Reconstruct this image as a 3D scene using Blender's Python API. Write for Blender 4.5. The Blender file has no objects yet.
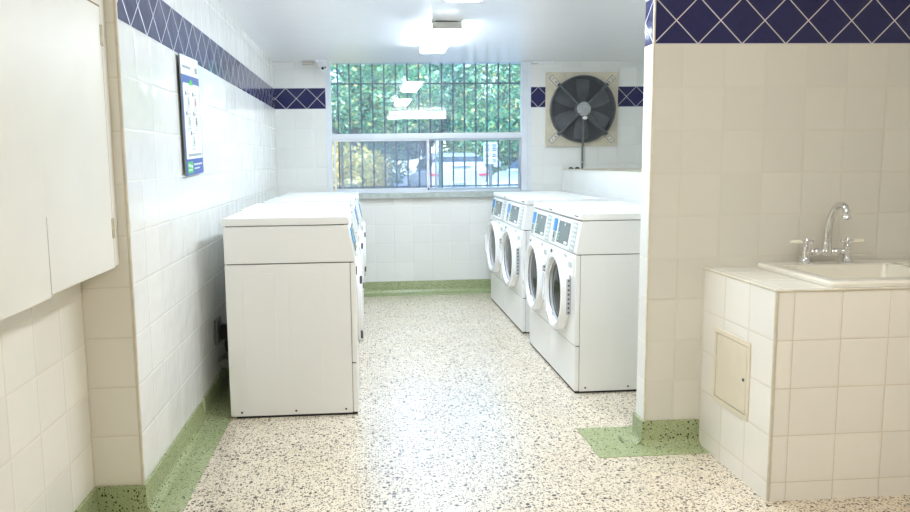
import bpy, bmesh, math, random
from mathutils import Vector, Matrix
random.seed(7)
PI = math.pi
C = bpy.context.scene.collection
sc = bpy.context.scene

# ------------------------------------------------------------------ node helpers
class G:
    """tiny node-graph writer"""
    def __init__(s, name):
        s.m = bpy.data.materials.new(name); s.m.use_nodes = True
        s.t = s.m.node_tree; s.n = s.t.nodes; s.l = s.t.links
        s.b = s.n['Principled BSDF']; s.out = s.n['Material Output']
    def node(s, typ, **kw):
        nd = s.n.new(typ)
        for k, v in kw.items(): setattr(nd, k, v)
        return nd
    def put(s, sock, v):
        if hasattr(v, 'is_output'): s.l.new(v, sock)
        elif v is not None: sock.default_value = v
    def m_(s, op, a, b=None, c=None, clamp=False):
        nd = s.node('ShaderNodeMath', operation=op, use_clamp=clamp)
        s.put(nd.inputs[0], a)
        if b is not None: s.put(nd.inputs[1], b)
        if c is not None: s.put(nd.inputs[2], c)
        return nd.outputs[0]
    def mix(s, f, a, b):
        nd = s.node('ShaderNodeMix', data_type='RGBA')
        s.put(nd.inputs[0], f); s.put(nd.inputs[6], a); s.put(nd.inputs[7], b)
        return nd.outputs[2]
    def mixf(s, f, a, b):
        nd = s.node('ShaderNodeMix', data_type='FLOAT')
        s.put(nd.inputs[0], f); s.put(nd.inputs[2], a); s.put(nd.inputs[3], b)
        return nd.outputs[0]
    def pos(s):
        g = s.node('ShaderNodeNewGeometry'); x = s.node('ShaderNodeSeparateXYZ')
        s.l.new(g.outputs['Position'], x.inputs[0])
        return g.outputs['Position'], {'X': x.outputs[0], 'Y': x.outputs[1], 'Z': x.outputs[2]}
    def noise(s, vec, scale, detail=2, rough=.5):
        nd = s.node('ShaderNodeTexNoise'); s.put(nd.inputs['Vector'], vec)
        nd.inputs['Scale'].default_value = scale; nd.inputs['Detail'].default_value = detail
        nd.inputs['Roughness'].default_value = rough
        return nd.outputs[0]
    def bump(s, h, strength=1, dist=1):
        nd = s.node('ShaderNodeBump'); nd.inputs['Strength'].default_value = strength
        nd.inputs['Distance'].default_value = dist; s.put(nd.inputs['Height'], h)
        s.l.new(nd.outputs[0], s.b.inputs['Normal']); return nd
    def smooth(s, v, lo, hi, a=0., b=1.):
        nd = s.node('ShaderNodeMapRange', interpolation_type='SMOOTHSTEP')
        s.put(nd.inputs[0], v); nd.inputs[1].default_value = lo; nd.inputs[2].default_value = hi
        nd.inputs[3].default_value = a; nd.inputs[4].default_value = b
        return nd.outputs[0]

def rgb(r, g, b):
    f = lambda c: ((c/255+.055)/1.055)**2.4 if c > 10 else c/255/12.92
    return (f(r), f(g), f(b), 1)

def plain(name, col, rough=.5, metal=0., spec=.5, coat=0., noise=0., nscale=8):
    g = G(name); b = g.b
    b.inputs['Roughness'].default_value = rough; b.inputs['Metallic'].default_value = metal
    b.inputs['Specular IOR Level'].default_value = spec; b.inputs['Coat Weight'].default_value = coat
    if noise:
        tc = g.node('ShaderNodeTexCoord')
        n = g.smooth(g.noise(tc.outputs['Object'], nscale, 4), .3, .7)
        dark = tuple(c*(1-noise) for c in col[:3])+(1,)
        g.put(b.inputs['Base Color'], g.mix(n, dark, col))
    else: b.inputs['Base Color'].default_value = col
    return g.m

def emis(name, col, strength):
    g = G(name); g.b.inputs['Base Color'].default_value = (.9, .9, .9, 1)
    g.b.inputs['Emission Color'].default_value = col; g.b.inputs['Emission Strength'].default_value = strength
    return g.m

TILE = .2
def tile_mat(name, u, u0, z0, tu=.2, tv=.2, v='Z', band=None, bu0=0., tile=(238, 238, 234), grout=(228, 226, 220),
             tilt=.010, wav=.0016, rough=.09, gw=.0022):
    g = G(name); P, ax = g.pos()
    def cell(val, o, t):
        q = g.m_('DIVIDE', g.m_('SUBTRACT', val, o), t)
        fl = g.m_('FLOOR', q); fr = g.m_('SUBTRACT', q, fl)
        d = g.m_('MULTIPLY', g.m_('MINIMUM', fr, g.m_('SUBTRACT', 1., fr)), t)
        return fl, fr, d
    fu, ru, du = cell(ax[u], u0, tu); fv, rv, dv = cell(ax[v], z0, tv)
    dist = g.m_('MINIMUM', du, dv)
    tilemask = g.smooth(dist, gw*.45, gw*1.1)
    cx = g.node('ShaderNodeCombineXYZ'); g.put(cx.inputs[0], fu); g.put(cx.inputs[1], fv); cx.inputs[2].default_value = .37
    wn = g.node('ShaderNodeTexWhiteNoise', noise_dimensions='3D'); g.l.new(cx.outputs[0], wn.inputs[0])
    sp = g.node('ShaderNodeSeparateColor'); g.l.new(wn.outputs['Color'], sp.inputs[0])
    vary = g.m_('MULTIPLY_ADD', sp.outputs[2], .05, .955)
    col = g.mix(1., (0, 0, 0, 1), rgb(*tile))
    hs = g.node('ShaderNodeHueSaturation'); hs.inputs['Color'].default_value = rgb(*tile); g.put(hs.inputs['Value'], vary)
    col = g.mix(tilemask, rgb(*grout), hs.outputs[0])
    rg = g.mixf(tilemask, .6, rough)
    h1 = g.m_('MULTIPLY', g.m_('MULTIPLY', g.m_('SUBTRACT', sp.outputs[0], .5), ru), tilt*TILE*2)
    h2 = g.m_('MULTIPLY', g.m_('MULTIPLY', g.m_('SUBTRACT', sp.outputs[1], .5), rv), tilt*TILE*2)
    wv = g.m_('MULTIPLY', g.noise(P, 9, 1), wav)
    pil = g.m_('MULTIPLY', g.smooth(dist, 0., .009), .0009)
    h = g.m_('ADD', g.m_('ADD', h1, h2), g.m_('ADD', wv, pil))
    if band:
        b0, b1 = band; d = b1-b0
        w = g.m_('SUBTRACT', ax[v], b0); uu = g.m_('SUBTRACT', ax[u], bu0)
        def line(q):
            q = g.m_('DIVIDE', q, d); f = g.m_('FRACT', q)
            return g.m_('MULTIPLY', g.m_('MINIMUM', f, g.m_('SUBTRACT', 1., f)), d*.7071)
        dd = g.m_('MINIMUM', line(g.m_('ADD', uu, w)), line(g.m_('SUBTRACT', uu, w)))
        edge = g.m_('MINIMUM', g.m_('ABSOLUTE', w), g.m_('ABSOLUTE', g.m_('SUBTRACT', ax[v], b1)))
        dd = g.m_('MINIMUM', dd, edge)
        lm = g.smooth(dd, .0016, .0032)
        nz = g.noise(P, 60, 3)
        navy = g.mix(nz, rgb(36, 38, 80), rgb(46, 47, 94))
        bc = g.mix(lm, rgb(200, 198, 205), navy)
        inb = g.m_('MULTIPLY', g.m_('GREATER_THAN', ax[v], b0-.002), g.m_('LESS_THAN', ax[v], b1+.002))
        col = g.mix(inb, col, bc); rg = g.mixf(inb, rg, g.mixf(lm, .5, .1))
        hb = g.m_('ADD', wv, g.m_('MULTIPLY', g.smooth(dd, 0., .006), .0006))
        h = g.mixf(inb, h, hb)
    g.put(g.b.inputs['Base Color'], col); g.put(g.b.inputs['Roughness'], rg)
    g.bump(h, 1, 1)
    return g.m

def terrazzo(name, base, base2, chips, rough=.2, spec=.6, coat=0.):
    g = G(name); P, ax = g.pos()
    n = g.noise(P, 2.2, 4)
    col = g.mix(g.smooth(n, .3, .7), rgb(*base), rgb(*base2))
    fine = g.noise(P, 260, 2)
    col = g.mix(g.m_('MULTIPLY', g.smooth(fine, .5, .62), .28), col, rgb(250, 245, 235))
    for i, (sc_, thr, rad, c1, c2) in enumerate(chips):
        mp = g.node('ShaderNodeVectorMath', operation='ADD'); g.l.new(P, mp.inputs[0]); mp.inputs[1].default_value = (3.1*i, 1.7*i, 5.3*i+.013)
        # warped voronoi chips on the floor plane
        v = g.node('ShaderNodeTexVoronoi', voronoi_dimensions='3D'); g.l.new(mp.outputs[0], v.inputs['Vector']); v.inputs['Scale'].default_value = sc_
        s = g.node('ShaderNodeSeparateColor'); g.l.new(v.outputs['Color'], s.inputs[0])
        sel = g.m_('LESS_THAN', s.outputs[0], thr)
        r = g.m_('MULTIPLY_ADD', s.outputs[1], rad*.6, rad*.45)
        mask = g.m_('MULTIPLY', sel, g.smooth(g.m_('SUBTRACT', v.outputs['Distance'], r), -.05, .04, 1., 0.))
        col = g.mix(mask, col, g.mix(s.outputs[2], rgb(*c1), rgb(*c2)))
    g.put(g.b.inputs['Base Color'], col)
    rn = g.noise(P, 3.5, 3)
    g.put(g.b.inputs['Roughness'], g.m_('MULTIPLY_ADD', rn, .12, rough-.06))
    g.b.inputs['Specular IOR Level'].default_value = spec
    g.bump(g.m_('MULTIPLY', g.noise(P, 12, 2), .0003), 1, 1)
    g.b.inputs['Coat Weight'].default_value = coat; g.b.inputs['Coat Roughness'].default_value = .2
    return g.m

# ------------------------------------------------------------------ mesh helpers
class MB:
    def __init__(s): s.bm = bmesh.new()
    def box(s, x0, x1, y0, y1, z0, z1, bev=0., seg=2, M=None):
        bm = bmesh.new()
        vs = [bm.verts.new((x, y, z)) for x in (x0, x1) for y in (y0, y1) for z in (z0, z1)]
        for f in ((0,1,3,2),(4,6,7,5),(0,4,5,1),(2,3,7,6),(0,2,6,4),(1,5,7,3)): bm.faces.new([vs[i] for i in f])
        if bev: bmesh.ops.bevel(bm, geom=list(bm.edges), offset=bev, segments=seg, affect='EDGES', profile=.5)
        return s._add(bm, M)
    def prism(s, pts, a0, a1, axis='y', bev=0., seg=2, M=None):
        """pts: 2D polygon; extruded along axis.  axis y -> pts are (x,z); x -> (y,z); z -> (x,y)"""
        bm = bmesh.new()
        def P(p, a): return {'y': (p[0], a, p[1]), 'x': (a, p[0], p[1]), 'z': (p[0], p[1], a)}[axis]
        A = [bm.verts.new(P(p, a0)) for p in pts]; B = [bm.verts.new(P(p, a1)) for p in pts]
        bm.faces.new(A); bm.faces.new(list(reversed(B)))
        n = len(pts)
        for i in range(n): bm.faces.new((A[i], B[i], B[(i+1) % n], A[(i+1) % n]))
        bmesh.ops.recalc_face_normals(bm, faces=list(bm.faces))
        if bev: bmesh.ops.bevel(bm, geom=list(bm.edges), offset=bev, segments=seg, affect='EDGES', profile=.5)
        return s._add(bm, M)
    def loft(s, loops, cap0=False, cap1=False, closed=True, M=None):
        bm = bmesh.new(); L = [[bm.verts.new(p) for p in lp] for lp in loops]
        for a, b in zip(L, L[1:]):
            n = len(a)
            for i in range(n if closed else n-1):
                try: bm.faces.new((a[i], a[(i+1) % n], b[(i+1) % n], b[i]))
                except ValueError: pass
        if cap0: bm.faces.new(list(reversed(L[0])))
        if cap1: bm.faces.new(L[-1])
        bmesh.ops.recalc_face_normals(bm, faces=list(bm.faces))
        return s._add(bm, M)
    def lathe(s, prof, seg=24, M=None, cap=True):
        """prof: (r, z) about local z"""
        loops = [[(r*math.cos(2*PI*i/seg), r*math.sin(2*PI*i/seg), z) for i in range(seg)] for r, z in prof]
        return s.loft(loops, cap, cap, True, M)
    def cyl(s, p, q, r, seg=12, r2=None):
        p, q = Vector(p), Vector(q); d = q-p
        M = Matrix.Translation(p) @ d.to_track_quat('Z', 'Y').to_matrix().to_4x4()
        return s.lathe([(r, 0), (r if r2 is None else r2, d.length)], seg, M)
    def tube(s, pts, r, seg=8, cap=True):
        pts = [Vector(p) for p in pts]; loops = []; up = Vector((0, 0, 1))
        rr = r if isinstance(r, (list, tuple)) else [r]*len(pts)
        prev = None
        for i, p in enumerate(pts):
            t = (pts[min(i+1, len(pts)-1)]-pts[max(i-1, 0)]).normalized()
            if prev is None:
                a = t.orthogonal().normalized()
            else:
                a = prev-t*prev.dot(t)
                a = a.normalized() if a.length > 1e-6 else t.orthogonal().normalized()
            prev = a; b = t.cross(a)
            loops.append([p+(a*math.cos(2*PI*k/seg)+b*math.sin(2*PI*k/seg))*rr[i] for k in range(seg)])
        return s.loft(loops, cap, cap)
    def torus(s, R, r, M=None, seg=40, ring=8):
        loops = [[((R+r*math.cos(2*PI*k/ring))*math.cos(2*PI*i/seg), (R+r*math.cos(2*PI*k/ring))*math.sin(2*PI*i/seg), r*math.sin(2*PI*k/ring))
                  for k in range(ring)] for i in range(seg)]
        loops.append(loops[0])
        return s.loft(loops, M=M)
    def sphere(s, c, r, M=None, seg=16, sz=(1, 1, 1)):
        bm = bmesh.new(); bmesh.ops.create_uvsphere(bm, u_segments=seg, v_segments=seg//2+2, radius=r)
        for v in bm.verts: v.co = Vector((v.co.x*sz[0], v.co.y*sz[1], v.co.z*sz[2]))+Vector(c)
        return s._add(bm, M)
    def quad(s, a, b, c, d):
        bm = bmesh.new(); bm.faces.new([bm.verts.new(p) for p in (a, b, c, d)]); return s._add(bm, None)
    def _add(s, bm, M):
        if M is not None: bm.transform(M)
        me = bpy.data.meshes.new('tmp'); bm.to_mesh(me); bm.free(); s.bm.from_mesh(me); bpy.data.meshes.remove(me)
        return s
    def build(s, name, mat, parent=None, angle=35, loc=None):
        bmesh.ops.remove_doubles(s.bm, verts=list(s.bm.verts), dist=1e-6)
        bmesh.ops.recalc_face_normals(s.bm, faces=list(s.bm.faces))
        me = bpy.data.meshes.new(name); s.bm.to_mesh(me); s.bm.free()
        me.materials.append(mat)
        for p in me.polygons: p.use_smooth = True
        me.set_sharp_from_angle(angle=math.radians(angle))
        o = bpy.data.objects.new(name, me); C.objects.link(o)
        wn = o.modifiers.new('normals', 'WEIGHTED_NORMAL'); wn.keep_sharp = True; wn.weight = 80
        if parent: o.parent = parent
        if loc: o.location = loc
        return o

def thing(name, label, cat, loc=(0, 0, 0), rz=0., group=None, scale=None):
    o = bpy.data.objects.new(name, None); C.objects.link(o); o.empty_display_size = .1
    o.location = loc; o.rotation_euler = (0, 0, rz); o['label'] = label; o['category'] = cat
    if group: o['group'] = group
    if scale: o.scale = scale
    return o
def tag(o, label, cat, group=None):
    o['label'] = label; o['category'] = cat
    if group: o['group'] = group
    return o
def struct(o, label=None):
    o['kind'] = 'structure'
    if label: o['label'] = label
    return o
def copy_tree(root, label=None, loc=None, rz=None, scale=None):
    def rec(o, par):
        c = o.copy(); C.objects.link(c)
        if par: c.parent = par
        for ch in kids[o.name]: rec(ch, c)
        return c
    kids = {}
    def walk(o):
        kids[o.name] = list(o.children)
        for ch in o.children: walk(ch)
    walk(root)
    c = rec(root, None)
    if label: c['label'] = label
    if loc is not None: c.location = loc
    if rz is not None: c.rotation_euler = (0, 0, rz)
    if scale is not None: c.scale = scale
    return c

# ------------------------------------------------------------------ room numbers (metres)
XL, YB, YR, XA = -.914, 7.306, 2.735, -1.105      # left wall, back wall, left return, alcove wall
H = 2.412                                          # ceiling
YP, XP, YPB = 3.186, 1.334, 3.29                   # partition front, end, back
XR, YF = 3.4, -1.6                                 # right room wall, wall behind the camera
XC, YC, ZC = 1.607, 2.587, .874                    # counter side, front, top
ZB = .123                                          # cove height

# ------------------------------------------------------------------ materials
M = {}
M['left'] = tile_mat('glazed white tile left', 'Y', YR, ZB, .2, .2022, band=(1.943, 2.15), bu0=2.90, tilt=.012, wav=.004)
M['back'] = tile_mat('glazed white tile back', 'X', .09, ZB, .2, .2022, band=(1.941, 2.152), bu0=-.796, tilt=.006)
M['back2'] = tile_mat('glazed white tile back right', 'X', .09, ZB, .2, .2022, band=(1.941, 2.152), bu0=1.829, tilt=.006)
M['right'] = tile_mat('glazed white tile partition', 'X', 1.677, ZB, .2, .2, band=(1.921, 2.132), bu0=1.334, tilt=.004, tile=(222, 219, 209), grout=(214, 207, 191), gw=.0016)
M['end'] = tile_mat('glazed white tile partition end', 'Y', 3.08, ZB, .4, .2, band=(1.921, 2.132), bu0=3.186, tilt=.004, grout=(230, 222, 200))
M['return'] = tile_mat('glazed white tile return', 'X', XA, ZB+.003, .23, .2, tile=(234, 230, 217), grout=(216, 208, 188), tilt=.006)
M['alcove'] = tile_mat('glazed white tile alcove', 'Y', YR, ZB-.02, .2, .2, tile=(238, 234, 223), grout=(222, 215, 198), tilt=.004)
M['ledge'] = tile_mat('glazed white tile ledge', 'Y', YB, -.118, .2, .2, tilt=.004)
M['cfront'] = tile_mat('counter tile front', 'X', 1.683, .08, .2, .197, tile=(246, 242, 233), grout=(216, 206, 186), tilt=.004, gw=.0022)
M['cside'] = tile_mat('counter tile side', 'Y', YC-.012, .08, .2, .197, tile=(248, 244, 236), grout=(220, 210, 190), tilt=.004, gw=.0022)
M['ctop'] = tile_mat('counter tile top', 'X', 1.655, 2.62, .2, .2, v='Y', tile=(243, 240, 230), grout=(214, 206, 186), tilt=.002)
M['trim'] = plain('yellowed edge trim', rgb(222, 214, 194), .45, noise=.12, nscale=20)
g = G('ceiling paint'); P, ax = g.pos()
g.b.inputs['Base Color'].default_value = rgb(240, 241, 244); g.b.inputs['Roughness'].default_value = .24
g.b.inputs['Specular IOR Level'].default_value = .5
g.bump(g.m_('MULTIPLY', g.noise(P, 3.5, 2), .0025), 1, 1); M['ceil'] = g.m
M['floor'] = terrazzo('cream terrazzo', (236, 224, 203), (228, 214, 190),
    [(66, .38, .42, (22, 17, 14), (92, 70, 52)), (92, .42, .43, (36, 28, 24), (120, 96, 72)), (48, .16, .44, (16, 14, 13), (64, 50, 40)), (120, .40, .48, (130, 112, 90), (180, 162, 132)), (140, .45, .44, (40, 32, 28), (96, 78, 62))], rough=.3, spec=.6, coat=.75)
M['green'] = terrazzo('green terrazzo', (164, 175, 128), (151, 163, 114),
    [(80, .36, .38, (36, 46, 32), (80, 92, 58)), (120, .40, .42, (70, 84, 52), (120, 132, 86)), (100, .2, .35, (196, 204, 160), (176, 190, 140))], rough=.25, spec=.6)
M['cabinet'] = plain('painted plywood', rgb(236, 233, 224), .38, noise=.04, nscale=3)
M['cabdark'] = plain('worn seam', rgb(150, 132, 104), .7)
M['hinge'] = plain('painted hinge', rgb(206, 196, 172), .4, noise=.25, nscale=30)
M['white'] = plain('white enamel', rgb(240, 240, 238), .34, coat=.1)
M['white2'] = plain('white enamel panel', rgb(243, 243, 241), .34, coat=.1)
M['chassis'] = plain('dark seam', rgb(96, 94, 90), .6)
M['black'] = plain('black rubber', rgb(24, 24, 26), .5)
M['door_plastic'] = plain('white door plastic', rgb(244, 245, 246), .2, coat=.4)
M['inner_plastic'] = plain('pale grey door liner', rgb(186, 190, 194), .3)
M['glassdark'] = plain('dark door glass', rgb(20, 22, 27), .1, spec=.2)
M['chrome'] = plain('chrome', (.78, .78, .80, 1), .09, metal=1)
M['steel'] = plain('brushed steel', (.62, .62, .62, 1), .32, metal=1)
M['display'] = plain('grey display glass', rgb(116, 128, 130), .25)
M['keypad'] = plain('grey keypad', rgb(176, 182, 182), .4)
M['button'] = plain('pale button', rgb(214, 220, 218), .4)
M['green_led'] = plain('green marking', rgb(120, 190, 150), .4)
M['blue_card'] = plain('blue card label', rgb(42, 140, 205), .3)
M['sticker'] = plain('white sticker', rgb(245, 245, 240), .5)
M['slot'] = plain('dark slot', rgb(70, 74, 80), .4)
M['alu'] = plain('white aluminium', rgb(226, 231, 238), .35, noise=.04)
M['alu2'] = plain('blue grey aluminium', rgb(178, 192, 206), .35)
M['sill'] = plain('grey stone sill', rgb(186, 194, 190), .3, noise=.2, nscale=15)
M['bar'] = plain('painted dark iron bar', rgb(16, 36, 56), .6)
M['fanplate'] = plain('aged beige plate', rgb(222, 213, 190), .5, noise=.2, nscale=7)
M['fandark'] = plain('dusty dark grey metal', rgb(104, 106, 110), .5, noise=.3, nscale=14)
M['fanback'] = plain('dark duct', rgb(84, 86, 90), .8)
M['fanblade'] = plain('grey fan blade', rgb(122, 125, 130), .35, noise=.25, nscale=10)
M['hub'] = plain('dusty hub cover', rgb(172, 172, 172), .6, noise=.2, nscale=30)
M['bracket'] = plain('beige strap', rgb(228, 224, 212), .4, noise=.15, nscale=20)
M['beige'] = plain('beige painted steel', rgb(232, 222, 200), .38, noise=.05, nscale=10)
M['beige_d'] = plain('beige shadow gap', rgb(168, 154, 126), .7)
M['sinkw'] = plain('white enamelled sink', rgb(242, 238, 226), .14, coat=.5)
M['porcelain'] = plain('porcelain lever', rgb(240, 236, 222), .15, coat=.4)
M['fixture'] = plain('grey white light housing', rgb(205, 205, 198), .4)
M['lamp'] = emis('cool lit diffuser', (.79, .90, 1, 1), 14.5)
M['lampw'] = emis('warm lit diffuser', (1, .955, .88, 1), 9.6)
M['camw'] = plain('white camera shell', rgb(235, 236, 238), .35)
M['boxbeige'] = plain('beige cover', rgb(196, 190, 178), .5)
M['duct'] = plain('foil duct', rgb(150, 152, 150), .3, metal=.6, noise=.3, nscale=30)
M['outlet'] = plain('grey outlet box', rgb(120, 120, 118), .5)
M['p_blue'] = plain('poster blue', rgb(52, 76, 160), .3)
M['p_white'] = plain('poster white', rgb(238, 241, 240), .3)
M['p_green'] = plain('poster green', rgb(70, 190, 70), .35)
M['p_grey'] = plain('poster grey print', rgb(150, 158, 160), .4)
M['p_dark'] = plain('poster dark print', rgb(44, 46, 60), .4)
M['p_red'] = plain('poster red print', rgb(186, 84, 84), .4)
M['p_edge'] = plain('poster dark edge', rgb(130, 138, 144), .5)
# thin glass: mostly see-through, mirror by fresnel, veil glare put in as pale haze
def glass(name, tint, haze):
    g = G(name); g.n.remove(g.b)
    tr = g.node('ShaderNodeBsdfTransparent'); tr.inputs[0].default_value = tint
    gl = g.node('ShaderNodeBsdfGlossy'); gl.inputs['Roughness'].default_value = .0; gl.inputs[0].default_value = (1, 1, 1, 1)
    fr = g.node('ShaderNodeFresnel'); fr.inputs[0].default_value = 1.5
    df = g.node('ShaderNodeBsdfTranslucent'); df.inputs[0].default_value = (.85, .93, 1, 1)
    m1 = g.node('ShaderNodeMixShader'); m1.inputs[0].default_value = haze
    g.l.new(tr.outputs[0], m1.inputs[1]); g.l.new(df.outputs[0], m1.inputs[2])
    m2 = g.node('ShaderNodeMixShader'); g.l.new(g.m_('MULTIPLY', fr.outputs[0], 2., clamp=True), m2.inputs[0])
    g.l.new(m1.outputs[0], m2.inputs[1]); g.l.new(gl.outputs[0], m2.inputs[2])
    g.l.new(m2.outputs[0], g.out.inputs[0]); return g.m
M['glass'] = glass('window glass', (.87, .98, 1, 1), .085)
M['glass2'] = glass('hazy sash glass', (.90, .95, 1., 1), .10)

# ------------------------------------------------------------------ the room shell
struct(MB().box(XA-.2, XR+.2, YF-.2, YB+.2, -.15, 0).build('floor', M['floor']))
struct(MB().box(XA-.2, XR+.2, YF-.2, YB+.2, H, H+.15).build('ceiling', M['ceil']))
struct(MB().box(XL-.2, XL, YR+.008, YB, 0, H).build('wall_left', M['left']))
struct(MB().box(XA-.2, XL-.0005, YR, YR+.008, 0, H).build('wall_return', M['return']))
struct(MB().box(XA-.2, XA, YF, YR, 0, H).build('wall_alcove', M['alcove']))
wx0, wx1, wz0 = -.393, 1.750, 1.03
struct(MB().box(XA-.2, wx0, YB, YB+.2, 0, H).box(wx0, wx1, YB, YB+.2, 0, wz0).build('wall_back', M['back']))
struct(MB().box(wx1, XR+.2, YB, YB+.2, 0, H).build('wall_back_right', M['back2']))
struct(MB().box(XR, XR+.2, YF, YB, 0, H).build('wall_right', M['ledge']))
struct(MB().box(XA-.2, XR+.2, YF-.2, YF, 0, H).build('wall_front', M['right']))
struct(MB().box(XP+.006, XR, YP, YPB, 0, H).build('wall_partition', M['right']))
struct(MB().box(XP, XP+.006, YP+.004, YPB-.002, 0, H).build('wall_partition_end', M['end']))
struct(MB().box(2.107, XR, YPB, YB, 0, 1.283).build('wall_ledge', M['ledge']))
struct(MB().box(2.100, XR, YPB, YB, 1.283, 1.292, .002).build('trim_3', M['trim']))
# corner beads
struct(MB().cyl((XP+.003, YP+.003, ZB), (XP+.003, YP+.003, H), .006, 10).build('trim_1', M['trim']))
struct(MB().cyl((XL-.002, YR+.004, ZB), (XL-.002, YR+.004, H), .007, 10).build('trim_2', M['trim']))
# green terrazzo coves: quarter-round foot + vertical
def cove(name, pts_dir, parts):
    pass
def cove_prof(r=.035, t=.012, h=ZB, w=.15):
    p = [(0, 0), (0, h), (t, h)]
    for i in range(6):
        a = PI+ i/5*PI/2
        p.append((t+r+r*math.cos(a), .003+r+r*math.sin(a)))
    p += [(w, .003), (w, 0)]
    return p
pr = cove_prof(w=.15)
mb = MB().prism([(XL+a, z) for a, z in pr], YR-.0, YB, 'y'); struct(mb.build('baseboard_left', M['green']))
mb = MB().prism([(YB-a, z) for a, z in cove_prof(w=.19)], XL+.15, XR-1.35, 'x'); struct(mb.build('baseboard_back', M['green']))
mb = MB().prism([(XA+a, z) for a, z in cove_prof(w=.13)], YF, YR-.013, 'y'); struct(mb.build('baseboard_alcove', M['green']))
mb = MB().prism([(YR-a, z) for a, z in cove_prof(w=.02, r=.006)], XA, XL+.012, 'x'); struct(mb.build('baseboard_return', M['green']))
mb = MB().prism([(YP-a, z) for a, z in cove_prof(w=.125)], XP-.012, XC, 'x'); struct(mb.build('baseboard_partition', M['green']))
mb = MB().prism([(XP-a, z) for a, z in cove_prof(w=.09)], YP-.0, YPB+.0, 'y').prism([(YPB+a, z) for a, z in cove_prof(w=.13)], XP-.012, 2.0, 'x').box(XP-.262, XP-.085, YP-.125, YPB+.13, 0, .003).box(XP-.085, XP-.011, YP-.125, YP, 0, .003).box(XP-.085, XP-.011, YPB, YPB+.13, 0, .003)
struct(mb.build('baseboard_partition_end', M['green']))

# ------------------------------------------------------------------ window
W = thing('window_1', 'large aluminium window with sliding lower sashes in the back wall', 'window'); del W['category']; W['kind'] = 'structure'
y0, y1 = YB+.01, YB+.075
mb = MB()
mb.box(wx0, -.336, y0-.012, y1, wz0+.035, H, .004).box(1.652, wx1-.035, y0-.012, y1, wz0+.035, H, .004)
mb.box(wx1-.035, wx1, y0-.016, y1, wz0+.035, H, .003)
mb.box(-.336, 1.652, y0, y1, 1.625, 1.684, .006).box(-.336, 1.652, y0+.012, y1, wz0+.035, 1.085, .004)
fr = mb.build('window_frame', M['alu'], W)
MB().box(wx0-.01, wx1+.01, YB-.05, y1, wz0-.022, wz0+.035, .006).build('sill', M['sill'], W)
MB().prism([(YB+.045, 1.684), (YB+.049, 1.684), (YB+.0537, H), (YB+.0497, H)], -.336, 1.652, 'x').build('pane', M['glass'], W)
def sash(xa, xb, y, stile, mat, gm):
    z0, z1 = 1.085, 1.625
    o = MB().box(xa, xa+stile, y, y+.022, z0, z1, .003).box(xb-stile, xb, y, y+.022, z0, z1, .003)\
        .box(xa+stile, xb-stile, y, y+.022, z0, z0+.026, .003).box(xa+stile, xb-stile, y, y+.022, z1-.02, z1, .003).build('sash', mat, W)
    MB().box(xa+stile, xb-stile, y+.009, y+.013, z0+.026, z1-.02).build('pane', gm, o)
    return o
sash(-.325, .675, YB+.026, .026, M['alu'], M['glass2'])
sash(-.255, .805, YB+.052, .026, M['alu2'], M['glass2'])
sash(.735, 1.645, YB+.026, .018, M['alu2'], M['glass'])
MB().box(.655, .673, YB+.018, YB+.026, 1.09, 1.115, .003).cyl((.664, YB+.012, 1.10), (.664, YB+.02, 1.10), .006).build('latch', M['slot'], W)
# iron security grille outside the glass
gr = thing('security_grille', 'dark iron security bars standing outside the back window glass', 'grille', (.65, YB+.13, 1.05))
for k in range(17):
    x = -.272+.1215*k-.65
    MB().box(x-.0085, x+.0085, -.008, .008, .0, 1.42, .002).build('bar', M['bar'], gr)
for z in (.075, 1.155): MB().box(-1.06, 1.02, -.014, -.004, z-.008, z+.008, .002).build('crossbar', M['bar'], gr)

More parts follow.
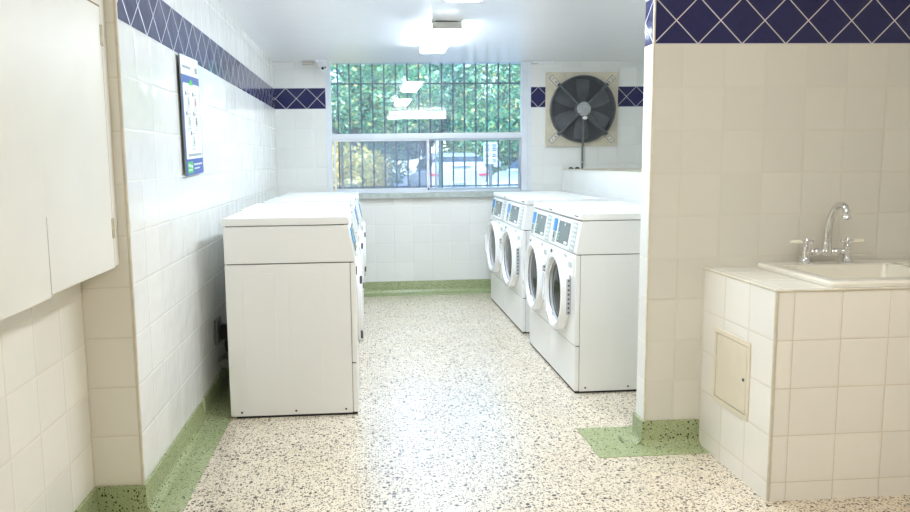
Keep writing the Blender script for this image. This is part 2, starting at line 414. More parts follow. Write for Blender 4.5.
# ------------------------------------------------------------------ washing machines and dryers
def make_machine(kind, name, label, cat, group):
    r = thing(name, label, cat, (0, 0, 0), 0, group)
    hw = .343; sb = .036
    S = Matrix.Rotation(0, 4, 'Z')
    # carcass: side panels with faint embossed fields
    mb = MB().box(-.69, -.032, -hw, hw, .012, .848, .004)
    for sgn in (-1, 1):
        for a, b in ((-.60, -.43), (-.36, -.19)):
            y = sgn*hw
            mb.box(a, b, min(y-.001, y+.001), max(y-.001, y+.001), .09, .80, .0008, 1)
    mb.build('body', M['white'], r)
    MB().box(-.68, -.012, -hw+.006, hw-.006, .015, .85).box(-.68, -.06, -hw+.006, hw-.006, .85, 1.06).build('chassis', M['chassis'], r)
    MB().box(-.66, -.008, -hw+.006, hw-.006, 0., .014).build('plinth', M['black'], r)
    for x in (-.63, -.34, -.07):
        for sgn in (-1, 1): MB().cyl((x, sgn*(hw-.002), .035), (x, sgn*(hw+.003), .035), .006, 8).build('screw', M['slot'], r)
    MB().box(-.030, 0, -hw, hw, .296, .848, .006).build('front_panel', M['white2'], r)
    MB().box(-.030, -.002, -hw, hw, .014, .290, .006).build('kick_panel', M['white2'], r)
    # console with the sloping face
    MB().prism([(-.69, .853), (-.001, .853), (-sb, 1.052), (-.69, 1.052)], -hw, hw, 'y', .005).build('console', M['white'], r)
    MB().prism([(-.695, 1.056), (.004-sb, 1.056), (.010-sb, 1.064), (.006-sb, 1.090), (-.004-sb, 1.098), (-.695, 1.098)], -hw-.001, hw+.001, 'y', .006).build('lid', M['white'], r)
    MB().box(-.60, -.16, -.26, .26, 1.0965, 1.0985, .001).build('lid_inset', M['white2'], r)
    mbm = MB().box(.0075-sb, .0105-sb, .20, .215, 1.076, 1.082)
    for q in range(5): mbm.box(.0075-sb, .0105-sb, .225+q*.013, .234+q*.013, 1.073, 1.081)
    mbm.build('brand_mark', M['slot'], r)
    # sloped face frame: x' = outward normal, y, z' = up the slope
    u = Vector((.001-sb, 0, .199)).normalized(); n = Vector((u.z, 0, -u.x))
    F = Matrix(((n.x, 0, u.x, -.001), (0, 1, 0, 0), (n.z, 0, u.z, .853), (0, 0, 0, 1)))
    cp = MB().box(.0, .004, -.318, .318, .010, .192, .002, M=F).build('control_panel', M['white2'], r)
    MB().box(.003, .0075, -.165, .125, .030, .172, .002, M=F).build('display', M['display'], cp)
    MB().box(.007, .0085, .035, .108, .036, .052, M=F).build('sticker', M['sticker'], cp)
    MB().cyl(F @ Vector((.007, .0, .155)), F @ Vector((.010, .0, .155)), .009, 10).build('sticker', M['sticker'], cp)
    mbg = MB()
    for q in range(3): mbg.box(.007, .0082, -.145, -.115, .045+q*.022, .056+q*.022, M=F)
    mbg.build('indicator', M['green_led'], cp)
    MB().box(.003, .010, -.295, -.215, .095, .178, .002, M=F).build('card_label', M['blue_card'], cp)
    MB().box(.003, .008, -.290, -.22, .02, .088, .002, M=F).build('card_slot', M['keypad'], cp)
    MB().box(.007, .011, -.262, -.248, .05, .093, .001, M=F).build('slot', M['slot'], cp)
    kp = MB().box(.003, .006, .178, .292, .012, .186, .002, M=F).build('keypad', M['keypad'], cp)
    mbk = MB()
    for q in range(6):
        mbk.box(.005, .0085, .19, .255, .018+q*.028, .038+q*.028, .001, 1, M=F).box(.005, .0085, .264, .284, .020+q*.028, .034+q*.028, .001, 1, M=F)
    mbk.build('button', M['button'], kp)
    # front fittings
    MB().box(-.001, .006, -.300, -.282, .775, .822, .002).build('coin_slot', M['slot'], r)
    MB().box(-.001, .012, .195, .315, .715, .828, .005).build('dispenser_cover', M['white2'], r)
    MB().box(.011, .0135, .215, .295, .765, .800, .001).build('dispenser_label', M['keypad'], r)
    MB().box(-.001, .005, .06, .13, .812, .832, .002).build('badge', M['keypad'], r)
    # door
    zc = .583
    def R(t):     # outline: round, with a straight hinge side at +y
        ct, st = math.cos(t), math.sin(t)
        rr = .252
        if ct > 0:
            rr = min(rr, .243/max(ct, 1e-6))
            for sg in (1, -1):
                d = ct*.70+sg*st*.714
                if d > 0: rr = min(rr, .240/d)
        return rr
    N = 64
    def loop(k, x, rad=None): return [(x, (rad or R(2*PI*i/N)*k)*math.cos(2*PI*i/N), zc+(rad or R(2*PI*i/N)*k)*math.sin(2*PI*i/N)) for i in range(N)]
    d = MB().loft([loop(.97, -.001), loop(1, .012), loop(1, .05), loop(.985, .058), loop(.95, .062), loop(0, .062, .222), loop(0, .056, .213), loop(0, .03, .205)]).build('door', M['door_plastic'], r, 25)
    MB().loft([loop(0, .03, .205), loop(0, .032, .198), loop(0, .010, .184)]).build('door_liner', M['inner_plastic'], d)
    T = Matrix.Translation((.036, 0, zc)) @ Matrix.Rotation(PI/2, 4, 'Y')
    MB().torus(.200, .004, T).build('door_trim_ring', M['chrome'], d)
    MB().loft([loop(0, .008, .186), loop(0, .022, .178), loop(0, .032, .13), loop(0, .036, .06)], cap1=True).build('door_glass', M['glassdark'], d)
    hs = MB().box(.003, .029, .236, .2455, zc-.112, zc+.112, .002).build('hinge_strip', M['inner_plastic'], d)
    mbh = MB()
    for q in range(8): mbh.cyl((.016, .244, zc-.098+q*.028), (.016, .2475, zc-.098+q*.028), .0065, 8)
    mbh.build('rivet', M['slot'], hs)
    dark = kind == 'dryer'
    pz = .155 if dark else .075
    hd = MB()
    for sg in (1, -1):
        if dark: MB().box(.035, .062, -.258, -.236, zc+sg*pz-.022, zc+sg*pz+.022, .004).build('door_catch', M['slot'], d)
        else: hd.box(.035, .07, -.262, -.205, zc+sg*pz-.018, zc+sg*pz+.018, .004)
    if not dark:
        hd.box(.058, .072, -.256, -.234, zc-.09, zc+.09, .005).build('door_handle', M['door_plastic'], d)
    if dark: d.scale = (.5, 1, 1)
    return r

gl_, gr_ = 'white laundry machines along the left wall', 'white washers along the right side'
dr = make_machine('dryer', 'clothes_dryer', 'white laundry machine nearest the viewer in the left row, full side panel in view', 'laundry machine', gl_)
dr.location = (-.062, 3.748+.345, 0); dr.scale = (1.018, 1, 1.008)
copy_tree(dr, 'white laundry machine second from the viewer in the left row', (-.086, 4.445+.345, 0))
copy_tree(dr, 'white laundry machine third from the viewer in the left row', (-.062, 5.30+.345, 0))
copy_tree(dr, 'white laundry machine in the left row nearest the back window', (-.040, 6.13+.345, 0))
wm = make_machine('washer', 'washing_machine', 'white front-loading washer nearest the viewer in the right row, beside the tiled partition', 'laundry machine', gr_)
sw = .575/.69
wm.location = (1.220, 3.955+.2875, 0); wm.rotation_euler = (0, 0, PI); wm.scale = (.975, sw, .985)
copy_tree(wm, 'white front-loading washer second from the viewer in the right row', (1.220, 3.955+.5752+.2875, 0))
copy_tree(wm, 'white front-loading washer third from the viewer in the right row', (1.236, 5.41+.355, 0), scale=(.975, .71/.69, .985))
copy_tree(wm, 'white front-loading washer in the right row nearest the back wall', (1.236, 6.13+.355, 0), scale=(.975, .71/.69, .985))

# ------------------------------------------------------------------ tiled counter, sink, tap, hatch
ct = thing('sink_counter', 'white tiled counter block holding the sink against the partition', 'counter', (XC, YC, 0))
cx1 = XR-XC-.003; cy1 = YP-YC
MB().box(.012, cx1, 0, .012, 0, ZC-.008).build('front', M['cfront'], ct)
MB().box(0, .012, 0.004, cy1, 0, ZC-.008).build('side', M['cside'], ct)
t_ = MB().box(.0, .262, 0, cy1, ZC-.008, ZC, .003).box(.262, cx1, 0, .03, ZC-.008, ZC, .003).box(.262, cx1, .56, cy1, ZC-.008, ZC, .003).box(1.342, cx1, .03, .56, ZC-.008, ZC)
t_.build('top', M['ctop'], ct)
MB().cyl((.005, .004, 0), (.005, .004, ZC-.004), .0065, 10).tube([(0.004, .0, ZC-.003), (cx1, .0, ZC-.003)], .0055).tube([(.002, 0, ZC-.003), (.002, cy1, ZC-.003)], .0055).build('edge_trim', M['trim'], ct)
MB().box(.012, cx1, 0.012, cy1, 0, .60).build('core', M['trim'], ct)

sk = thing('sink', 'white enamelled double bowl sink set into the tiled counter', 'sink', (1.855, 2.612, ZC))
def rrect(x0, x1, y0, y1, r, z, n=6):
    pts = []
    for cx, cy, a0 in ((x1-r, y1-r, 0), (x0+r, y1-r, PI/2), (x0+r, y0+r, PI), (x1-r, y0+r, 1.5*PI)):
        for i in range(n): a = a0+PI/2*i/(n-1); pts.append((cx+r*math.cos(a), cy+r*math.sin(a), z))
    return pts
L, Dp = 1.11, .562
bowls = [(.06, .56), (.61, 1.05)]
rim = MB()
# rim deck: built as strips around the two bowl openings, outer edge rounded
rim.loft([rrect(0, L, 0, Dp, .03, .001), rrect(-.001, L+.001, -.001, Dp+.001, .031, .014), rrect(.006, L-.006, .006, Dp-.006, .028, .022), rrect(.018, L-.018, .018, Dp-.018, .02, .0235)])
by0, by1 = .075, .425
rim.box(.018, L-.018, .018, by0, .010, .0235).box(.018, L-.018, by1, Dp-.018, .010, .0235)
rim.box(.018, bowls[0][0], by0, by1, .010, .0235).box(bowls[0][1], bowls[1][0], by0, by1, .010, .0235).box(bowls[1][1], L-.018, by0, by1, .010, .0235)
rim.build('rim', M['sinkw'], sk, 30)
for a, b in bowls:
    bw = MB().loft([rrect(a-.012, b+.012, by0-.012, by1+.012, .03, .0245), rrect(a, b, by0, by1, .03, .019), rrect(a+.015, b-.015, by0+.015, by1-.015, .05, -.10), rrect(a+.05, b-.05, by0+.05, by1-.05, .06, -.19)], cap1=True).build('bowl', M['sinkw'], sk, 60)
    MB().lathe([(.028, 0), (.03, .003), (.018, .003), (.016, -.002)], 16, Matrix.Translation(((a+b)/2, (by0+by1)/2, -.189))).build('drain', M['chrome'], bw)

fx, fy, fz = 2.152, 3.086, ZC+.0235
fa = thing('bridge_tap', 'chrome bridge tap with swan neck spout and white levers on the sink', 'tap', (fx, fy, fz))
for s in (-1, 1):
    b = MB().lathe([(.030, 0), (.031, .005), (.026, .011), (.017, .024), (.0145, .036), (.0155, .05), (.0175, .066), (.016, .080), (.012, .088), (.0115, .098)], 20, Matrix.Translation((s*.1, 0, 0))).build('base', M['chrome'], fa)
    hnd = MB().lathe([(.012, .098), (.013, .104), (.009, .116), (.006, .122), (.003, .124)], 16, Matrix.Translation((s*.1, 0, 0)))
    hnd.tube([(s*.1-s*.025, 0, .104), (s*.128, 0, .104)], .0066).tube([(s*.1, -.02, .104), (s*.1, .02, .104)], .0060)
    hnd.sphere((s*.1-s*.026, 0, .104), .0085, seg=10)
    h_ = hnd.build('handle', M['chrome'], fa)
    MB().tube([(s*.126, 0, .104), (s*.135, 0, .104), (s*.172, 0, .105), (s*.178, 0, .105)], [.0075, .0095, .0082, .006]).build('lever', M['porcelain'], h_)
br = MB().tube([(-.1, 0, .055), (.1, 0, .055)], .0115, 12)
for x, r_ in ((-.048, .020), (0, .022), (.048, .020)): br.sphere((x, 0, .055), r_, seg=16, sz=(1.05, .9, .9))
for x in (-.075, -.022, .022, .075): br.torus(.0115, .004, Matrix.Translation((x, 0, .055)) @ Matrix.Rotation(PI/2, 4, 'Y'), 16, 6)
br.build('bridge', M['chrome'], fa)
pts = [(0, 0, .06), (0, 0, .10), (0, -.002, .14), (0, -.008, .19), (.001, -.020, .228), (.002, -.038, .260), (.003, -.062, .278), (.003, -.088, .280), (.003, -.106, .270), (.003, -.114, .258), (.003, -.116, .248)]
sp = MB().tube(pts, [.019, .018, .0172, .0165, .016, .0155, .015, .0145, .0145, .0145, .015], 14).lathe([(.021, .062), (.022, .072), (.0195, .084), (.0215, .092), (.017, .10)], 16).build('spout', M['chrome'], fa)
MB().lathe([(.0155, 0), (.016, -.005), (.0125, -.010), (.0165, -.018), (.020, -.022), (.0215, -.034), (.0155, -.037)], 18, Matrix.Translation((.003, -.116, .252))).build('nozzle', M['chrome'], sp)

hy0, hy1, hz0, hz1 = 2.747, 3.048, .275, .62
ap = thing('access_panel', 'beige steel access hatch with a keyhole in the side of the tiled counter', 'access hatch', (XC, (hy0+hy1)/2, hz0))
hw_, hh = (hy1-hy0)/2, hz1-hz0; b_ = .022
MB().box(-.006, .0, -hw_, hw_, 0, b_, .002).box(-.006, .0, -hw_, hw_, hh-b_, hh, .002).box(-.006, .0, -hw_, -hw_+b_, b_, hh-b_, .002).box(-.006, .0, hw_-b_, hw_, b_, hh-b_, .002).build('frame', M['beige'], ap)
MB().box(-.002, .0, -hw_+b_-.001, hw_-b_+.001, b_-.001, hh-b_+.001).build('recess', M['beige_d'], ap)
MB().box(-.0055, -.001, -hw_+b_+.003, hw_-b_-.003, b_+.003, hh-b_-.003, .001).build('door', M['beige'], ap)
MB().cyl((-.0055, -hw_+.042, hh*.5), (-.0085, -hw_+.042, hh*.5), .007, 12).build('keyhole', M['slot'], ap)

# ------------------------------------------------------------------ alcove cabinet
cb = thing('wall_cabinet', 'cream painted wooden cabinet with two doors fixed in the left alcove', 'cabinet', (XA, YR, 1.018))
cf = -.950-XA; top = 1.06; y_a, y_b = -1.6, -.004
MB().box(.0, cf-.02, y_a, y_b, .004, top).build('carcass', M['cabinet'], cb)
MB().box(cf-.02, cf-.004, y_a, y_b, 0.0, top, .001).build('face_frame', M['cabinet'], cb)
dA = MB().box(cf-.006, cf-.001, -.594, -.060, -.004, .952, .001).build('door', M['cabinet'], cb)
dB = MB().box(cf-.006, cf-.0005, -1.14, -.600, -.014, .952, .001).build('door', M['cabinet'], cb)
for z in (.108, .815): MB().box(cf-.004, cf+.0015, -.070, -.046, z, z+.075, .002).cyl((cf+.001, -.058, z), (cf+.001, -.058, z+.075), .004, 8).build('hinge', M['hinge'], dA)
MB().box(cf-.0045, cf-.0034, -.0600, -.0515, .0, .952).build('seam', M['cabdark'], cb)
MB().box(cf-.0045, cf-.0034, -.600, -.594, .0, .23).build('seam', M['cabdark'], cb)
MB().box(cf-.0045, cf-.0012, -.600, -.594, .23, .952).build('filled_seam', M['cabinet'], cb)
MB().box(cf-.0045, cf-.0034, -.594, -.052, .952, .960).build('seam', M['cabdark'], cb)

# ------------------------------------------------------------------ exhaust fan
fn = thing('exhaust_fan', 'dark round exhaust fan on a square beige plate on the back wall', 'fan', (2.290, YB, 1.914))
hw_ = .385
pl = MB(); 
ci = [(.345*math.cos(2*PI*i/48), .345*math.sin(2*PI*i/48)) for i in range(48)]
sq = []
for i in range(48):
    a = 2*PI*i/48; c, s = math.cos(a), math.sin(a); k = hw_/max(abs(c), abs(s)); sq.append((c*k, s*k))
pl.loft([[(x, 0, z) for x, z in sq], [(x, -.030, z) for x, z in sq], [(x, -.030, z) for x, z in ci], [(x, -.002, z) for x, z in ci]]).build('plate', M['fanplate'], fn, 30)
RX = Matrix.Rotation(PI/2, 4, 'X')      # local z -> -y
MB().lathe([(.347, .0), (.35, .075), (.343, .08), (.335, .075), (.33, .0)], 48, RX, cap=False).build('shroud', M['fandark'], fn)
MB().lathe([(.34, .001), (.34, .003)], 48, RX).build('duct_back', M['fanback'], fn)
for k in range(6):
    a0 = 2*PI*k/6+.5; lo = []
    for r_, w_, tw in ((.06, .06, .5), (.15, .12, .42), (.24, .15, .34), (.315, .15, .26)):
        row = []
        for q in (-1, -.33, .33, 1):
            a = a0+q*w_/r_*.5 if r_ > .1 else a0+q*.4
            row.append((r_*math.cos(a), -.028-.03*q*tw*1.6, r_*math.sin(a)))
        lo.append(row)
    MB().loft(lo, closed=False).build('blade', M['fanblade'], fn, 60)
gm = MB()
for i in range(17): gm.torus(.08+.0158*i, .0022, Matrix.Translation((0, -.078+.0009*0, 0)) @ RX, 48, 4)
gm.build('wire_guard', M['fandark'], fn)
for k, a in enumerate((PI/4, 3*PI/4, 5*PI/4, 7*PI/4, 1.5*PI)):
    r_ = .345 if k == 4 else .36
    MB().cyl((.06*math.cos(a), -.084, .06*math.sin(a)), (r_*math.cos(a), -.076, r_*math.sin(a)), .014, 8).build('arm', M['fandark'], fn)
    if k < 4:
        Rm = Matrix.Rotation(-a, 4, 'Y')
        MB().box(.352, .479, -.0325, -.029, -.026, .026, .001, M=Rm).build('strap_shadow_outline', M['fanback'], fn)  # dark slab a bit larger than the strap, its shadow outline built in
        MB().box(.355, .475, -.037, -.031, -.022, .022, .003, M=Rm).build('strap', M['bracket'], fn)
        MB().cyl(Rm @ Vector((.40, -.035, 0)), Rm @ Vector((.40, -.039, 0)), .008).cyl(Rm @ Vector((.445, -.035, 0)), Rm @ Vector((.445, -.039, 0)), .006).box(.345, .372, -.075, -.03, -.012, .012, .002, M=Rm).build('bolt', M['fandark'], fn)
MB().lathe([(.082, .02), (.084, .075), (.078, .082), (.08, .088)], 28, RX).build('motor', M['fandark'], fn)
MB().lathe([(.072, .088), (.074, .094), (.06, .099), (.001, .10)], 28, RX).build('hub', M['hub'], fn)
MB().sphere((.012, -.098, -.092), .022, seg=12, sz=(1.2, .4, .8)).build('tag', M['sticker'], fn)
cd = MB().tube([(.005, -.05, -.335), (.012, -.045, -.36), (.012, -.02, -.40), (.014, -.018, -.62)], .010, 10).build('power_conduit', M['outlet'], fn)
MB().box(-.002, .030, -.03, 0, -.56, -.545, .002).build('clip', M['steel'], cd)
for px, nm in ((2.175, 'small dark clip on the ledge trim, left of its pair'), (2.245, 'small dark clip on the ledge trim, right of its pair')):
    o = thing('ledge_clip', nm, 'clip', (px, YB-.04, 1.292), group='dark clips on the right ledge')
    MB().box(-.022, .022, -.02, .02, 0, .014, .004).build('base', M['slot'], o)
    MB().cyl((-.010, 0, .013), (.010, 0, .013), .008).build('screw', M['black'], o)

# ------------------------------------------------------------------ ceiling fittings
def fixture(name, label, x0, x1, ya, yb, mat, group='boxy fluorescent ceiling lights', cat='ceiling light'):
    o = thing(name, label, cat, ((x0+x1)/2, (ya+yb)/2, H), 0, group)
    w, l = (x1-x0)/2, (yb-ya)/2
    MB().box(-w+.03, w-.03, -l+.03, l-.03, -.012, 0).build('mount', M['chassis'], o)
    ex = (l > w)
    hsg = MB()
    if ex: hsg.box(-w, w, -l, -l+.012, -.062, -.010, .002).box(-w, w, l-.012, l, -.062, -.010, .002).box(-w, w, -l+.012, l-.012, -.014, -.010)
    else: hsg.box(-w, -w+.012, -l, l, -.062, -.010, .002).box(w-.012, w, -l, l, -.062, -.010, .002).box(-w+.012, w-.012, -l, l, -.014, -.010)
    hsg.build('end_cap', M['fixture'], o)
    if ex: MB().prism([(-w+.002, -.014), (-w+.004, -.05), (-w+.02, -.066), (w-.02, -.066), (w-.004, -.05), (w-.002, -.014)], -l+.012, l-.012, 'y').build('diffuser', mat, o)
    else: MB().prism([(-l+.002, -.014), (-l+.004, -.05), (-l+.02, -.066), (l-.02, -.066), (l-.004, -.05), (l-.002, -.014)], -w+.012, w-.012, 'x').build('diffuser', mat, o)
    return o
fixture('ceiling_light', 'boxy fluorescent ceiling light hanging in full view before the back window', .505, .727, 5.17, 6.31, M['lamp'])
fixture('ceiling_light', 'boxy fluorescent ceiling light cut by the top edge of the photo', .500, .722, 3.10, 4.285, M['lamp'])
LB = fixture('ceiling_light', 'fluorescent ceiling light mirrored in the window glass as the upper of two long bars', .47, 1.67, 1.36, 1.50, M['lampw'])
fixture('ceiling_light', 'fluorescent ceiling light mirrored in the window glass as the lower of two long bars', .47, 1.67, .22, .36, M['lampw'])

cm = thing('security_camera', 'white turret security camera on the ceiling left of the window', 'camera', (-.41, 7.20, H))
MB().box(-.065, .065, -.065, .065, -.008, 0, .003).lathe([(.045, -.008), (.048, -.03), (.05, -.045), (.035, -.06)], 24).build('base', M['camw'], cm)
bl = MB().sphere((.012, -.02, -.068), .042, seg=24).build('eyeball', M['camw'], cm)
MB().sphere((.006, -.050, -.080), .0165, seg=12).sphere((.030, -.053, -.074), .010, seg=10).box(.0, .03, -.052, -.04, -.056, -.05).build('lens', M['black'], bl)
bx = thing('junction_box', 'small beige cover on the back wall top beside the camera', 'cover', (-.555, YB-.045, H))
MB().box(-.06, .055, -.045, .045, -.030, 0, .004).build('cover', M['boxbeige'], bx)
MB().cyl((0, 0, -.03), (0, 0, -.033), .005, 8).build('screw', M['steel'], bx)
bx = thing('cable_cover', 'pale cover strip at the ceiling just right of the window', 'cover', (1.86, YB-.02, H))
MB().box(-.11, .12, -.02, .02, -.022, 0, .004).build('cover', M['camw'], bx)
MB().box(-.11, -.05, -.028, .02, -.028, -.02, .002).build('end_piece', M['boxbeige'], bx)

# ------------------------------------------------------------------ poster on left wall
po = thing('instruction_poster', 'blue and white instruction poster with small pictures on the left wall', 'poster', (XL+.008, 3.745, 1.645))
po.rotation_euler = (math.radians(2.2), 0, 0)
pw, ph = .185, .30
MB().box(.005, .012, -pw, pw, -ph, ph, .002).build('board', M['p_edge'], po)
def pbox(y0, y1, z0, z1, lay, mat, nm):
    return MB().box(.0118, .0122+.0006*lay, y0, y1, z0, z1).build(nm, mat, po)
pbox(-pw+.003, pw, -ph, ph, 0, M['p_white'], 'header')
pbox(-pw+.003, pw, -ph, ph-.095, 1, M['p_blue'], 'blue_field')
MB().prism([(-pw+.022, -ph+.082), (pw-.012, -ph+.082), (pw-.012, ph-.150), (pw-.025, ph-.135), (-pw+.035, ph-.135), (-pw+.022, ph-.150)], .0118, .0136, 'x').build('white_field', M['p_white'], po)
MB().prism([(-.045+.09*i/10, ph-.142+.028*math.sin(PI*i/10)) for i in range(11)], .0118, .0140, 'x').build('green_dome', M['p_green'], po)
mt = MB()
for q in range(9): mt.box(.0118, .0132, -pw+.035+q*.018, -pw+.048+q*.018, ph-.062, ph-.05)
mt.box(.0118, .0132, pw-.08, pw-.03, ph-.075, ph-.045)
mt.build('heading', M['p_grey'], po)
for i, (cy, cz) in enumerate(((-.07, .075), (.075, .075), (-.07, -.025), (.075, -.025), (.0, -.125))):
    pbox(cy-.055, cy-.035, cz+.028, cz+.048, 3, M['p_dark'], 'number_box')
    mi = MB().box(.0118, .0136+.0004, cy-.022, cy+.028, cz-.028, cz+.04)
    ic = mi.build('picture', M['p_grey'], po)
    MB().box(.0139, .0144, cy-.018, cy+.024, cz-.024, cz+.036).build('picture_face', M['p_white'], ic)
    mi = MB().sphere((.0144, cy+.004, cz+.012), .010, seg=10, sz=(.05, 1, 1)).box(.0143, .0148, cy-.008, cy+.016, cz-.02, cz+.004)
    mi.build('figure', [M['p_grey'], M['p_red'], M['p_grey'], M['p_dark'], M['p_grey']][i], ic)
    mt = MB()
    for q in range(2): mt.box(.0118, .0139, cy-.04, cy+.035-q*.02, cz-.040-q*.008, cz-.037-q*.008)
    mt.build('caption', M['p_grey'], po)
pbox(-pw+.06, pw-.03, -ph+.095, -ph+.108, 3, M['p_grey'], 'footnote')
gs = pbox(-pw+.03, -pw+.14, -ph+.012, -ph+.068, 3, M['p_green'], 'green_square')
mt = MB()
for q in range(3): mt.box(.0138, .0146, -pw+.042+q*.03, -pw+.064+q*.03, -ph+.045-q*.004, -ph+.058-q*.004).box(.0138, .0146, -pw+.045+q*.026, -pw+.062+q*.026, -ph+.022, -ph+.032)
mt.build('lettering', M['p_white'], gs)
mt = MB()
for q in range(4): mt.box(.0118, .0139, -pw+.165+q*.045, -pw+.20+q*.045, -ph+.048, -ph+.056)
mt.box(.0118, .0139, -pw+.165, -pw+.28, -ph+.028, -ph+.034)
mt.build('lettering', M['p_white'], po)

# ------------------------------------------------------------------ behind the left machine: outlet, plug, duct
ot = thing('power_outlet', 'grey wall outlet behind the nearest left machine', 'outlet', (XL, 4.17, .40))
MB().box(0, .018, -.06, .06, -.075, .075, .006).build('plate', M['outlet'], ot)
MB().lathe([(.03, .018), (.03, .024), (.024, .026)], 20, Matrix.Rotation(PI/2, 4, 'Y')).build('socket', M['chassis'], ot)
pg = thing('power_plug', 'black angled plug with a hanging cord in the wall outlet', 'plug', (XL+.026, 4.17, .40))
MB().box(0, .055, -.03, .03, -.055, .04, .010).build('plug_body', M['black'], pg)
MB().tube([(.028, 0, -.05), (.028, 0, -.09), (.030, .02, -.13), (.034, .10, -.15), (.04, .20, -.14)], .011, 10).build('cord', M['black'], pg)
dd = MB(); pts = []; rr = []
for i in range(41):
    t = i/40; pts.append((0.0+.008*math.sin(t*2.2), t*.55, .17-.08*t+.03*math.sin(t*5))); rr.append(.034+(.003 if i % 2 else -.003))
dd = dd.tube(pts, rr, 18).build('duct_hose', M['duct'], None, 20, (-.866, 4.15, .03))
tag(dd, 'silver ribbed dryer duct on the floor behind the nearest left machine', 'duct')

# ------------------------------------------------------------------ outside
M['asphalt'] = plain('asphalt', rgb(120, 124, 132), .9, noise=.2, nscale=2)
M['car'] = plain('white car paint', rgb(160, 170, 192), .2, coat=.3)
M['carglass'] = plain('dark car glass', rgb(40, 52, 70), .06, spec=.7)
M['tail'] = plain('red tail lamp', rgb(190, 40, 80), .2)
M['tyre'] = plain('tyre', rgb(28, 30, 36), .7)
M['rim'] = plain('alloy wheel', rgb(160, 168, 176), .3, metal=.6)
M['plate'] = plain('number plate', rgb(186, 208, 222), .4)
M['plate_ink'] = plain('plate ink', rgb(60, 90, 130), .4)
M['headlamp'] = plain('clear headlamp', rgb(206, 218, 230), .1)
M['bark'] = plain('bark', rgb(86, 80, 78), .9, noise=.4, nscale=6)
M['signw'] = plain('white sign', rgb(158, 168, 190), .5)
M['ink'] = plain('sign print', rgb(24, 34, 60), .5)
M['post'] = plain('dark sign post', rgb(70, 76, 84), .5)
def leafmat(name, cols):
    g = G(name); ge = g.node('ShaderNodeNewGeometry')
    cr = g.node('ShaderNodeValToRGB'); g.l.new(ge.outputs['Random Per Island'], cr.inputs[0])
    e = cr.color_ramp.elements; e[0].position = 0; e[0].color = rgb(*cols[0]); e[1].position = 1; e[1].color = rgb(*cols[-1])
    for i, c in enumerate(cols[1:-1]): q = e.new((i+1)/(len(cols)-1)); q.color = rgb(*c)
    g.put(g.b.inputs['Base Color'], cr.outputs[0]); g.b.inputs['Roughness'].default_value = .4
    tl = g.node('ShaderNodeBsdfTranslucent'); g.l.new(cr.outputs[0], tl.inputs[0])
    mx = g.node('ShaderNodeMixShader'); mx.inputs[0].default_value = .35
    g.l.new(g.b.outputs[0], mx.inputs[1]); g.l.new(tl.outputs[0], mx.inputs[2]); g.l.new(mx.outputs[0], g.out.inputs[0])
    return g.m
M['leaf'] = leafmat('teal green leaves', [(40, 104, 96), (76, 146, 130), (112, 178, 158), (158, 210, 184), (222, 236, 200)])
M['leaf2'] = leafmat('mixed green leaves', [(38, 98, 84), (76, 146, 116), (140, 190, 136), (110, 176, 152), (236, 218, 140)])
M['leafy'] = leafmat('yellowing leaves', [(150, 160, 80), (206, 190, 90), (232, 208, 110), (250, 226, 150), (130, 160, 100)])
struct(MB().box(-40, 50, YB+.2, 70, -.25, -.03).build('ground', M['asphalt']))

def leaves(n, blobs, size, seed):
    rnd = random.Random(seed); bm = bmesh.new()
    for _ in range(n):
        cx, cy, cz, rx, ry, rz = rnd.choice(blobs)
        while True:
            v = Vector((rnd.uniform(-1, 1), rnd.uniform(-1, 1), rnd.uniform(-1, 1)))
            if .35 < v.length < 1: break
        c = Vector((cx+v.x*rx, cy+v.y*ry, cz+v.z*rz))
        a = Vector((rnd.gauss(0, 1), rnd.gauss(0, 1), rnd.gauss(0, .7))).normalized(); b = a.orthogonal().normalized()
        b = (b*math.cos(rnd.random()*6)+a.cross(b)*math.sin(rnd.random()*6)).normalized()
        s = size*rnd.uniform(.6, 1.3)
        bm.faces.new([bm.verts.new(c+a*s), bm.verts.new(c+b*s*.5), bm.verts.new(c-a*s), bm.verts.new(c-b*s*.5)])
    me = bpy.data.meshes.new('foliage'); bm.to_mesh(me); bm.free(); return me
def tree(label, x, y, lean, blobs, n, mat, size=.14, trunk=.2, seed=1, hgt=4., rz=0, nm='tree', cat='tree', group='trees beyond the parked cars'):
    o = thing(nm, label, cat, (x, y, -.03), rz, group)
    me = leaves(n, blobs, size, seed); me.materials.append(mat)
    f = bpy.data.objects.new('foliage', me); C.objects.link(f); f.parent = o
    t = MB().tube([(0, 0, 0), (lean*.15, 0, hgt*.25), (lean*.5, .1, hgt*.55), (lean, .1, hgt)], [trunk*1.2, trunk, trunk*.8, trunk*.5], 10)
    t.build('trunk', M['bark'], o)
    for q in range(4):
        z = hgt*(.45+.13*q); a = q*2.1+seed; bx_ = lean*z/hgt
        MB().tube([(bx_, .05, z), (bx_+.7*math.cos(a), .6*math.sin(a), z+.6), (bx_+1.5*math.cos(a), 1.2*math.sin(a), z+1.5)], [trunk*.45, trunk*.3, trunk*.12], 7).build('branch', M['bark'], o)
    return o
B1 = [(0, 0, 4.2, 2.6, 2.2, 1.8), (-1.6, .3, 3.4, 1.7, 1.6, 1.4), (1.7, -.2, 3.6, 1.7, 1.6, 1.5), (0, 0, 6.2, 2.2, 2, 1.8)]
B2 = [(0, 0, 3.8, 2.4, 2., 2.2), (-1.2, 0, 2.4, 1.6, 1.5, 1.2), (1.4, 0, 2.6, 1.6, 1.5, 1.2), (.4, 0, 6., 2.2, 2, 2.)]
tree('big leafy tree with a leaning dark trunk at the left of the window view', -.9, 23.5, 1.2, B1, 19000, M['leaf2'], .09, .24, 3, 4.2)
